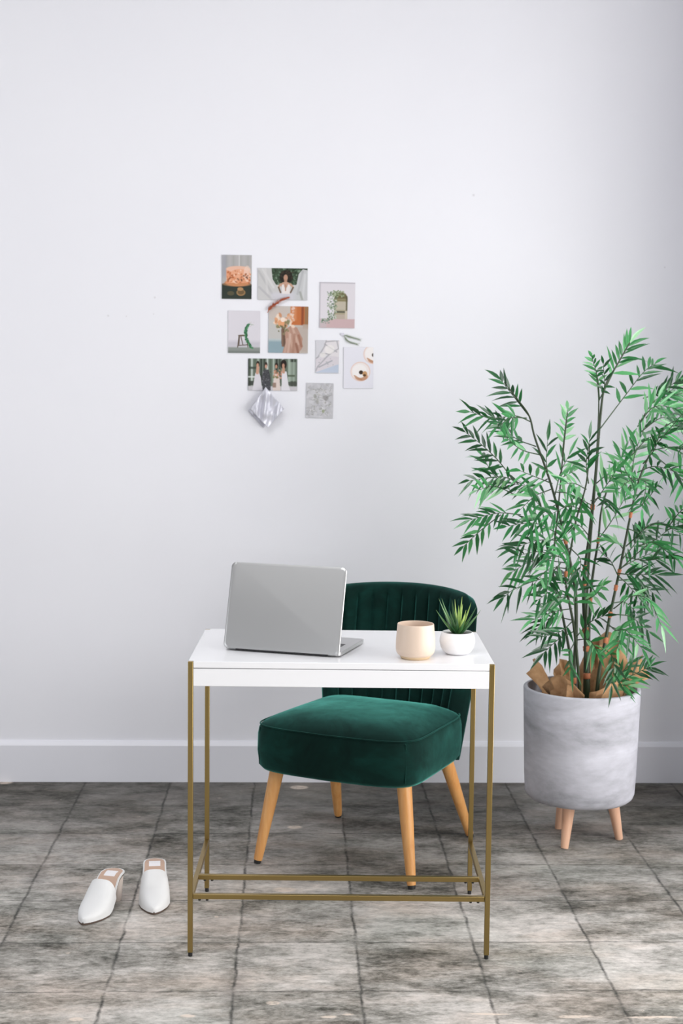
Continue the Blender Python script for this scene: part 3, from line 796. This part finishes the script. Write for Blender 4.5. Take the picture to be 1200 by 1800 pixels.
mule((-.5545, -1.4135, 0), math.radians(-17), 'white pointed mule showing its block heel, left of its mate')
mule((-.372, -1.338, 0), math.radians(5), 'white pointed mule facing the camera, beside the desk leg')


# ------------------------------------------------------------------ photo prints on the wall
class Paint:
    def __init__(s, w, h, bg):
        s.w, s.h = w, h; y, x = np.mgrid[0:h, 0:w]; s.x = (x + .5) / w; s.y = (y + .5) / h; s.asp = h / w
        s.c = np.zeros((h, w, 3)); s.c[:] = s.rgb(bg); s.r = np.random.RandomState(w * 7 + h)

    def rgb(s, c): return np.array([int(c[i:i + 2], 16) / 255 for i in (0, 2, 4)])

    def put(s, m, c, a=1.): k = (np.clip(m, 0, 1) * a)[..., None]; s.c = s.c * (1 - k) + s.rgb(c) * k; return s

    def rect(s, x0, y0, x1, y1, c, a=1., f=.015):
        m = np.clip((s.x - x0) / f + .5, 0, 1) * np.clip((x1 - s.x) / f + .5, 0, 1) * np.clip((s.y - y0) / f + .5, 0, 1) * np.clip((y1 - s.y) / f + .5, 0, 1)
        return s.put(m, c, a)

    def ell(s, cx, cy, rx, ry, c, a=1., rot=0., f=.15):
        t = math.radians(rot); dx, dy = s.x - cx, (s.y - cy); X = dx * math.cos(t) + dy * s.asp * math.sin(t); Y = -dx * math.sin(t) + dy * s.asp * math.cos(t)
        d = np.sqrt((X / rx) ** 2 + (Y / (ry * s.asp)) ** 2); return s.put((1 - d) / f + .5, c, a)

    def line(s, x0, y0, x1, y1, w, c, a=1.):
        dx, dy = x1 - x0, (y1 - y0) * s.asp; L2 = dx * dx + dy * dy; t = np.clip(((s.x - x0) * dx + (s.y - y0) * s.asp * dy) / L2, 0, 1)
        d = np.hypot(s.x - x0 - t * dx, (s.y - y0) * s.asp - t * dy); return s.put((w - d) / (w * .5) + .5, c, a)

    def poly(s, pts, c, a=1.):
        m = np.zeros((s.h, s.w)); n = len(pts); ins = np.zeros((s.h, s.w), bool)
        for i in range(n):
            (x0, y0), (x1, y1) = pts[i], pts[(i + 1) % n]
            if y0 == y1: continue
            k = ((y0 > s.y) != (y1 > s.y)) & (s.x < (x1 - x0) * (s.y - y0) / (y1 - y0) + x0); ins ^= k
        return s.put(ins.astype(float), c, a)

    def dots(s, n, x0, y0, x1, y1, r, cols, a=.8, mask=None):
        for i in range(n):
            x, y = s.r.uniform(x0, x1), s.r.uniform(y0, y1)
            if mask and not mask(x, y): continue
            s.ell(x, y, r * s.r.uniform(.5, 1.2), r / s.asp * s.r.uniform(.5, 1.2), cols[s.r.randint(len(cols))], a, s.r.uniform(0, 180), .5)
        return s


def pic_cake(p):
    for i in range(9): p.rect(.0 + i * .12, 0, .06 + i * .12, .42, 'a7a5a2' if i % 2 else 'b6b4b3', .8, .04)
    p.rect(.0, 0, .16, .5, '9b9daa', .6, .1); p.rect(.56, 0, .60, .3, 'd2d0cf', .9)
    p.rect(0, .66, 1, 1, '2f3730'); p.ell(.5, .665, .48, .05, '8a6a50'); p.ell(.52, .63, .42, .08, 'c9895f')
    p.poly([(.15, .34), (.93, .30), (.95, .63), (.16, .64)], 'df9d78'); p.ell(.54, .32, .40, .07, 'e8bba4'); p.ell(.6, .42, .3, .1, 'e5a786')
    p.ell(.85, .42, .12, .18, 'efd0c0', .7)
    p.dots(60, .16, .34, .95, .64, .035, ['9c5b3c', 'c8764e', 'e9b491', 'f0cdb8', 'b5673f', 'd98a5f'], .8)
    p.dots(8, .2, .45, .9, .62, .03, ['4a3a34', '70442f'], .8)
    p.ell(.64, .85, .15, .075, '9c7a52'); p.ell(.64, .84, .11, .055, '6f5a3e'); p.ell(.3, .87, .12, .05, '55503c'); p.ell(.62, .77, .1, .04, 'b18a62')


def pic_bride(p):
    p.rect(.28, 0, 1, .52, '3a4a38'); p.dots(160, .28, 0, .98, .5, .022, ['5d7560', '22301f', '7d917d', '2c3a2a', '48604a'], .8)
    p.poly([(0, 0), (.27, 0), (.30, .35), (.40, .6), (.5, .82), (.6, 1), (0, 1)], 'c9c8c8')
    p.poly([(1, .06), (.9, .03), (.82, .18), (.78, .5), (.66, .78), (.55, 1), (1, 1)], 'c4c5c7')
    for x, y, X, Y, c in ((.02, .1, .35, .95, 'b1b0b2'), (.1, .05, .32, .6, 'dddcdc'), (.15, .0, .2, .8, 'd6d4d4'), (.03, .6, .3, 1, 'aeadb2'), (.9, .1, .8, .8, 'aaabae'), (.95, .2, .9, 1, 'd5d6d8'), (.85, .75, .9, 1, '8e9189'), (.3, .85, .6, .8, 'd8d7dc')): p.line(x, y, X, Y, .022, c, .55)
    p.rect(.28, .76, .74, 1, 'cdccd3', .9, .1)
    p.ell(.57, .27, .125, .21, '231e18'); p.dots(50, .44, .08, .71, .42, .02, ['231e18', '3a3024'], .9)
    p.ell(.56, .30, .042, .10, 'b98f78'); p.rect(.53, .36, .59, .5, 'b0866e'); p.ell(.56, .52, .10, .09, 'c39c86')
    p.line(.46, .50, .42, .60, .02, 'c39c86'); p.line(.42, .6, .46, .76, .016, '6f5a4a'); p.line(.66, .50, .71, .60, .02, 'c39c86'); p.line(.71, .6, .66, .76, .016, '6f5a4a')
    p.poly([(.485, .52), (.52, .5), (.56, .7), (.61, .5), (.645, .52), (.645, .8), (.49, .8)], 'e6dfdc'); p.line(.56, .52, .56, .7, .012, 'b58b74')


def pic_arch(p):
    p.rect(0, .80, 1, 1, 'c9aeb0'); p.rect(0, .8, .2, 1, 'c3bcc0', .6, .05); p.rect(0, 0, 1, .03, 'b5b0b8', .7); p.rect(0, 0, .03, 1, 'b9b4bb', .6)
    p.ell(.60, .36, .185, .15, '6d6446'); p.rect(.415, .36, .785, .80, 'a79f86'); p.rect(.42, .36, .78, .42, '7c7450', .8, .05); p.rect(.74, .3, .785, .62, '4f4a37', .7); p.rect(.45, .42, .74, .6, 'bdb4a4')
    p.rect(.45, .63, .74, .66, '4c4d42'); p.rect(.43, .70, .78, .8, 'b7a99c'); p.rect(.72, .62, .78, .8, 'c9bfae')
    m = lambda x, y: (x < .46 and y > .28) or (y < .38)
    p.dots(170, .22, .20, .48, .82, .022, ['8fa08a', '63785f', 'b4beac', '7e8f73', '50654e', 'c9cfbf'], .8)
    p.dots(70, .36, .18, .70, .32, .022, ['8d9a78', '6a7854', 'aab495'], .8); p.dots(30, .05, .8, .3, .9, .02, ['5d7862', '8fa594'], .8)


def pic_garland(p):
    p.rect(0, .72, 1, .86, 'c7c4cc', 1, .08); p.rect(0, .86, 1, 1, '8e948f', 1, .04); p.rect(0, .95, 1, 1, '6b716d', .7, .05)
    for a in ((.34, .59, .30, .86), (.56, .59, .62, .86), (.36, .6, .34, .80), (.34, .58, .60, .57), (.31, .82, .62, .80), (.40, .6, .46, .8)): p.line(*a, .014, '5a4c40', .95)
    p.ell(.46, .585, .15, .018, '6a5a4a')
    for i in range(60):
        t = i / 59; y = .32 + .56 * t; x = .64 - .10 * math.sin(t * 3.1) + .12 * t * t - .02
        p.ell(x + p.r.uniform(-.035, .035), y, .03, .022, ['2f6a44', '3f8053', '234f36', '5e9a6c'][i % 4], .85, p.r.uniform(0, 180), .4)
    p.dots(14, .66, .25, .8, .4, .016, ['b9c0b4', 'd3c9c4', '8ea78f'], .7)


def pic_bouquet(p):
    p.rect(0, 0, 1, .72, 'c3c1be'); p.rect(0, 0, .5, .3, 'c9bcb4', .8, .1); p.rect(0, .72, .42, 1, '8fa5ae'); p.rect(0, .70, .4, .75, 'b9c3c6', .8, .04)
    p.rect(.55, 0, .98, .40, 'c06f3f'); p.rect(.55, 0, .70, .3, 'd49066', .8, .06); p.rect(.82, 0, .88, .4, '8c4a2e', .9); p.rect(.9, 0, 1, .42, '9a7350'); p.rect(.86, .38, 1, .48, 'b39f90')
    p.rect(.60, .42, 1, 1, 'b9aaa0', .8, .08)
    p.poly([(.42, .5), (.55, .42), (.72, .45), (.86, .68), (.85, .9), (.75, 1), (.36, 1), (.42, .8)], 'b58f7e')
    p.poly([(.33, .42), (.40, .45), (.44, .8), (.40, .88), (.33, .8)], '6e5547'); p.line(.34, .5, .36, .85, .02, '83695a')
    for a, c in (((.5, .5, .62, .9), 'c9a795'), ((.6, .45, .75, .8), 'cfb0a0'), ((.55, .6, .5, 1), 'd0b3a6'), ((.76, .62, .84, .85), '9c6c58'), ((.7, .8, .76, 1), '8c5f4d'), ((.48, .7, .42, 1), 'c7a899'), ((.66, .6, .62, .98), 'a67d6b')): p.line(*a, .03, c, .7)
    p.dots(34, .15, .18, .62, .46, .055, ['e3c6ad', 'd99a6e', 'efe0d2', 'c98a62', 'f0d8c4', '7f7a55'], .85); p.dots(16, .5, .02, .64, .3, .03, ['e5cdc4', 'd9b3a4'], .7)
    p.ell(.32, .36, .085, .075, 'e0a277'); p.ell(.36, .29, .06, .05, 'f0ddce'); p.dots(14, .25, .4, .5, .6, .03, ['6d6a4a', '54553f', '8b8060'], .85)


def pic_party(p):
    for i in range(16): p.rect(i / 16, 0, i / 16 + .035, .86, ['3d463c', 'c9d2cb', '5b6a5a', 'aab8ab', '2f362f'][i % 5], .9, .012)
    p.rect(0, .26, .2, .33, '3c463d', .8); p.rect(0, .55, .2, .60, 'd6dcd8', .9); p.rect(0, .7, .16, .84, '3a3f39', .9); p.rect(.84, .1, .97, .7, 'a9b8aa', .7, .03); p.rect(.8, .5, .95, .56, '47523f', .7); p.rect(.80, .72, 1, .84, '4a4f47', .9); p.rect(0, .86, 1, 1, 'c6c3c8', 1, .03)
    p.poly([(.15, .45), (.22, .42), (.26, .6), (.29, 1), (.09, 1)], 'd9d6dc'); p.ell(.20, .18, .035, .10, '30261f'); p.ell(.195, .21, .024, .06, 'c79a80'); p.line(.20, .28, .19, .45, .03, 'c79c86')
    p.poly([(.31, .36), (.42, .34), (.46, .6), (.46, 1), (.30, 1), (.28, .6)], '4a4a4e'); p.ell(.365, .20, .03, .09, '3a2c24'); p.ell(.365, .25, .024, .06, 'c79a86'); p.dots(50, .29, .4, .46, 1, .012, ['8f8f95', '2d2d31', '6b6b70'], .8)
    p.poly([(.54, .42), (.63, .42), (.66, 1), (.50, 1)], 'dccdc6'); p.ell(.575, .22, .035, .09, '2c221d'); p.ell(.57, .25, .024, .06, 'b98b73'); p.dots(26, .52, .36, .68, .6, .022, ['b28670', '8f6f52', 'd9a08a', '7c7a52'], .9)
    p.poly([(.69, .40), (.78, .40), (.82, .8), (.86, 1), (.68, 1)], 'e0dde2'); p.ell(.72, .18, .062, .15, '241c18'); p.ell(.715, .22, .026, .07, 'bd9078'); p.line(.72, .3, .72, .42, .028, 'c0957d'); p.rect(.5, .75, .57, .9, '8a6f60', .8)


def pic_ribbon(p):
    p.rect(0, .70, 1, 1, 'bfc9da', 1, .1); p.poly([(0, .55), (1, .45), (1, .72), (0, .98)], 'd8d2d8'); p.poly([(.4, 0), (1, 0), (1, .5), (.3, .45)], 'e2dde0')
    for a in ((.45, 0, .38, .18), (.38, .18, .1, .52), (.1, .52, 0, .56), (.38, .12, .9, .35), (.9, .02, .98, .25), (.98, .25, .55, .45), (.55, .45, .1, .8), (.1, .8, 0, .95), (.45, .05, .98, 0), (.2, .4, .6, .42)): p.line(*a, .028, 'a9a7ad', .75)
    p.line(.15, .82, .7, .62, .03, '9fa0a8', .7); p.dots(10, .1, .5, .8, .8, .03, ['9a9b9e', 'b8b4bb'], .6); p.ell(.6, .28, .2, .14, 'f0ecea', .7); p.ell(.3, .45, .14, .08, 'e9e5e2', .7)


def pic_cakes(p):
    for cx, cy, k in ((.57, .59, 1), (1.0, .17, 1)):
        p.ell(cx, cy, .33 * k, .235, 'e6c6b8', .9, 0, .06); p.ell(cx, cy, .305, .215, 'efe6e4', 1, 0, .06); p.ell(cx + .03, cy + .12, .22, .10, 'b78160', .8); p.ell(cx - .03, cy - .01, .24, .165, 'f4efee', 1, 0, .1)
        p.ell(cx + .02, cy + .02, .07, .05, '3b2b20'); p.ell(cx + .15, cy + .06, .08, .07, 'c79a6c'); p.ell(cx + .14, cy + .09, .05, .03, '5a3d28'); p.line(cx - .2, cy + .1, cx + .05, cy + .2, .02, 'b98562', .8)


def pic_floral(p):
    p.dots(90, 0, 0, 1, 1, .08, ['c3c2c6', 'cfced2', 'b9b8bd', 'd8d6da'], .6)
    for i in range(60):
        x, y, t = p.r.uniform(.05, .95), p.r.uniform(.05, .95), p.r.uniform(0, 6.3); p.line(x, y, x + .12 * math.cos(t), y + .08 * math.sin(t), .010, ['8f8f90', 'a5a4a6', '9a9a94'][i % 3], .6)
    p.dots(70, .2, .2, .95, .9, .03, ['9a9895', 'aeb0a6', '8b8c84', 'e0dee0'], .5); p.ell(.72, .42, .10, .07, '8f8c8c', .7); p.ell(.64, .80, .05, .05, '98a082', .8); p.ell(.33, .38, .06, .06, '8f8f88', .6); p.ell(.42, .55, .05, .05, '97958f', .6)


def print_photo(x0, y0, x1, y1, rot, bg, painter, label, border=0., dens=2.3, lift=.002):
    a, c = at(x0, y0, 0), at(x1, y1, 0); w, h = c.x - a.x, a.z - c.z
    nw, nh = int((x1 - x0) * dens), int((y1 - y0) * dens)
    p = Paint(nw, nh, bg); painter(p)
    if border: # white paper edge
        for q in ((-1, -1, 2, border / h * w), (-1, 1 - border / h * w, 2, 2), (-1, -1, border, 2), (1 - border, -1, 2, 2)): p.rect(*q, 'e9e7ec', 1, .005)
    col = p.c; nx, nz = nw, nh
    o = thing_mesh('photo_print', nx, nz, w, h, col, lift)
    o.location = ((a.x + c.x) / 2, -.0012, (a.z + c.z) / 2); o.rotation_euler.y = math.radians(rot)
    tag(o, label, 'photo', 'photo prints on the wall')
    return o


def thing_mesh(name, nx, nz, w, h, col, lift):
    ix, iz = np.meshgrid(np.linspace(0, 1, nx), np.linspace(0, 1, nz))
    X = (ix - .5) * w; Z = (.5 - iz) * h
    bow = lift * ((2 * iz - 1) ** 2 * .6 + (2 * ix - 1) ** 2 * .4)     # corners stand a little off the wall
    n = nx * nz
    front = np.stack([X, -bow - .0006, Z], -1).reshape(-1, 3)
    bd = [j for j in range(nx)] + [i * nx + nx - 1 for i in range(1, nz)] + [(nz - 1) * nx + j for j in range(nx - 2, -1, -1)] + [i * nx for i in range(nz - 2, 0, -1)]
    backv = front.copy(); backv[:, 1] += .0005
    vs = np.concatenate([front, backv])
    idx = np.arange(n).reshape(nz, nx)
    q = np.stack([idx[:-1, :-1], idx[1:, :-1], idx[1:, 1:], idx[:-1, 1:]], -1).reshape(-1, 4)
    q2 = q[:, ::-1] + n
    side = np.array([(bd[k], bd[(k + 1) % len(bd)], bd[(k + 1) % len(bd)] + n, bd[k] + n) for k in range(len(bd))])
    F = np.concatenate([q, q2, side]).astype(np.int32)
    me = bpy.data.meshes.new(name); me.vertices.add(len(vs)); me.vertices.foreach_set('co', vs.ravel().astype(np.float32))
    me.loops.add(F.size); me.loops.foreach_set('vertex_index', F.ravel())
    me.polygons.add(len(F)); me.polygons.foreach_set('loop_start', np.arange(0, F.size, 4, dtype=np.int32))
    me.update(calc_edges=True); me.validate()
    ca = me.color_attributes.new('picture', 'FLOAT_COLOR', 'POINT')
    c = np.where(col <= .04045, col / 12.92, ((col + .055) / 1.055) ** 2.4).reshape(-1, 3)
    rgba = np.ones((2 * n, 4), np.float32); rgba[:n, :3] = c; rgba[n:, :3] = .8
    ca.data.foreach_set('color', rgba.ravel())
    me.materials.append(M['print'])
    o = bpy.data.objects.new(name, me); COL.objects.link(o)
    return o


print_photo(390, 448, 442, 526, 0, 'b0aeae', pic_cake, 'photo of an orange flowered cake on a dark table, top left of the wall')
print_photo(453, 471, 540, 528, 0, 'c9c8c8', pic_bride, 'photo of a bride in front of dark greenery between white drapes')
print_photo(562, 496, 623, 577, .3, 'dcd7dd', pic_arch, 'photo of an arched niche hung with greenery on a pale wall')
print_photo(401, 546, 457, 621, 0, 'dcd8df', pic_garland, 'photo of a small chair draped with a green garland')
print_photo(472, 538, 541, 621, .5, 'c3c1be', pic_bouquet, 'photo of a peach bouquet and pink drape by an orange door')
print_photo(436, 630, 522, 687, 0, '6f7a6e', pic_party, 'photo of four wedding guests standing before a window')
print_photo(555, 598, 595, 656, .3, 'd5d4da', pic_ribbon, 'photo of pale ribbons and grey stems on light blue')
print_photo(604, 610, 655, 683, -.3, 'e6e5ee', pic_cakes, 'photo of two cake plates on a white ground, rightmost on the wall')
print_photo(538, 673, 585, 735, .8, 'c6c5c9', pic_floral, 'grey floral patterned print at the bottom right of the group')

# ------------------------------------------------------------------ satin swatch, dried flower and sprig on the wall
sw = at(469, 716, 0)
fs_ = thing('fabric_swatch', (sw.x, 0, sw.z), 'folded silvery satin swatch hung as a diamond on the wall', 'fabric')


def cloth(corners, y_off, amp, name, n=36):
    P = [V((at(x, y, 0).x - sw.x, 0, at(x, y, 0).z - sw.z)) for x, y in corners]   # top, right, bottom, left
    g = []
    for i in range(n + 1):
        for j in range(n + 1):
            u, v = i / n, j / n
            p = P[0] * (1 - u) * (1 - v) + P[1] * u * (1 - v) + P[2] * u * v + P[3] * (1 - u) * v
            q = u - v * .75
            f = amp * (.5 * math.sin(q * 11 + 1.0) + .35 * math.sin(q * 19 + v * 3) + .25 * math.sin(v * 8 + u * 5))
            env = (.35 + .65 * min(1, 3 * min(u + .1, v + .1, 1.1 - u, 1.1 - v))) * min(1, (u + v) * 2)
            g.append((p.x, y_off - abs(amp) - f * env, p.z))
    b = MB(); k = n + 1
    b.add(g, [(i * k + j, i * k + j + 1, (i + 1) * k + j + 1, (i + 1) * k + j) for i in range(n) for j in range(n)])
    o = b.build(name, M['satin'], fs_, sharp=180)
    s = o.modifiers.new('thick', 'SOLIDIFY'); s.thickness = .0008
    return o


cloth([(465, 683), (494, 722), (463, 752), (436, 722)], -.002, .004, 'lower_layer')
cloth([(467, 680), (499.5, 718), (471, 752), (440, 719)], -.020, .011, 'upper_layer')
b = MB(); q = at(466, 683, 0); b.tube([(q.x - sw.x, -.0005, q.z - sw.z), (q.x - sw.x, -.024, q.z - sw.z)], .0012, 8); b.build('pin', M['alu'], fs_)

df = at(488, 536, 0)
dfo = thing('dried_flower', (df.x, 0, df.z), 'rusty orange dried plume taped over the photo corners', 'dried flower')
pts = smooth([V((at(x, y, 0).x - df.x, -.010, at(x, y, 0).z - df.z)) for x, y in ((470, 550), (474, 543), (484, 534), (496, 527), (508, 523))], 8)
b = MB(); b.tube(pts, .0011, 6); b.build('stalk', M['rust'], dfo)
b = MB(); rs = random.Random(4)
for k in range(170):
    t = rs.uniform(.14, .97); i = int(t * (len(pts) - 1)); p = pts[i]; d = (pts[min(i + 1, len(pts) - 1)] - pts[i - 1]).normalized()
    o_ = V((rs.uniform(-1, 1), rs.uniform(-.6, .4), rs.uniform(-1, 1))); o_ = (o_ - d * o_.dot(d)); w = .0095 * math.sin(PI * min(1, .12 + t * .9)) ** .6
    blade(b, p, p + o_.normalized() * w * rs.uniform(.6, 1.1) + d * .010, .0014, .0009, d * .0015, seg=3)
b.build('plume', M['rust'], dfo)

gs = at(602, 588, 0)
gso = thing('dried_sprig', (gs.x, 0, gs.z), 'tiny grey green dried sprig on the wall between two photos', 'sprig')
b = MB(); rs = random.Random(9)
for line in (((602, 588), (615, 592), (632, 597)), ((604, 590), (612, 600), (628, 605))):
    pts = smooth([V((at(x, y, 0).x - gs.x, -.004, at(x, y, 0).z - gs.z)) for x, y in line], 6)
    b.tube(pts, .0009, 6)
    for i in range(2, len(pts)):
        d = (pts[i] - pts[i - 1]).normalized()
        for s in (-1, 1):
            o_ = V((-d.z, 0, d.x)) * s
            blade(b, pts[i], pts[i] + d * .008 + o_ * .006 + V((0, rs.uniform(-.003, .001), 0)), .0017, .0008, d * .001, seg=3)
b.build('foliage', M['sprig'], gso)
b = MB(); b.box(-.006, .005, -.0058, -.0008, -.004, .005); b.build('tape', M['tape'], gso)
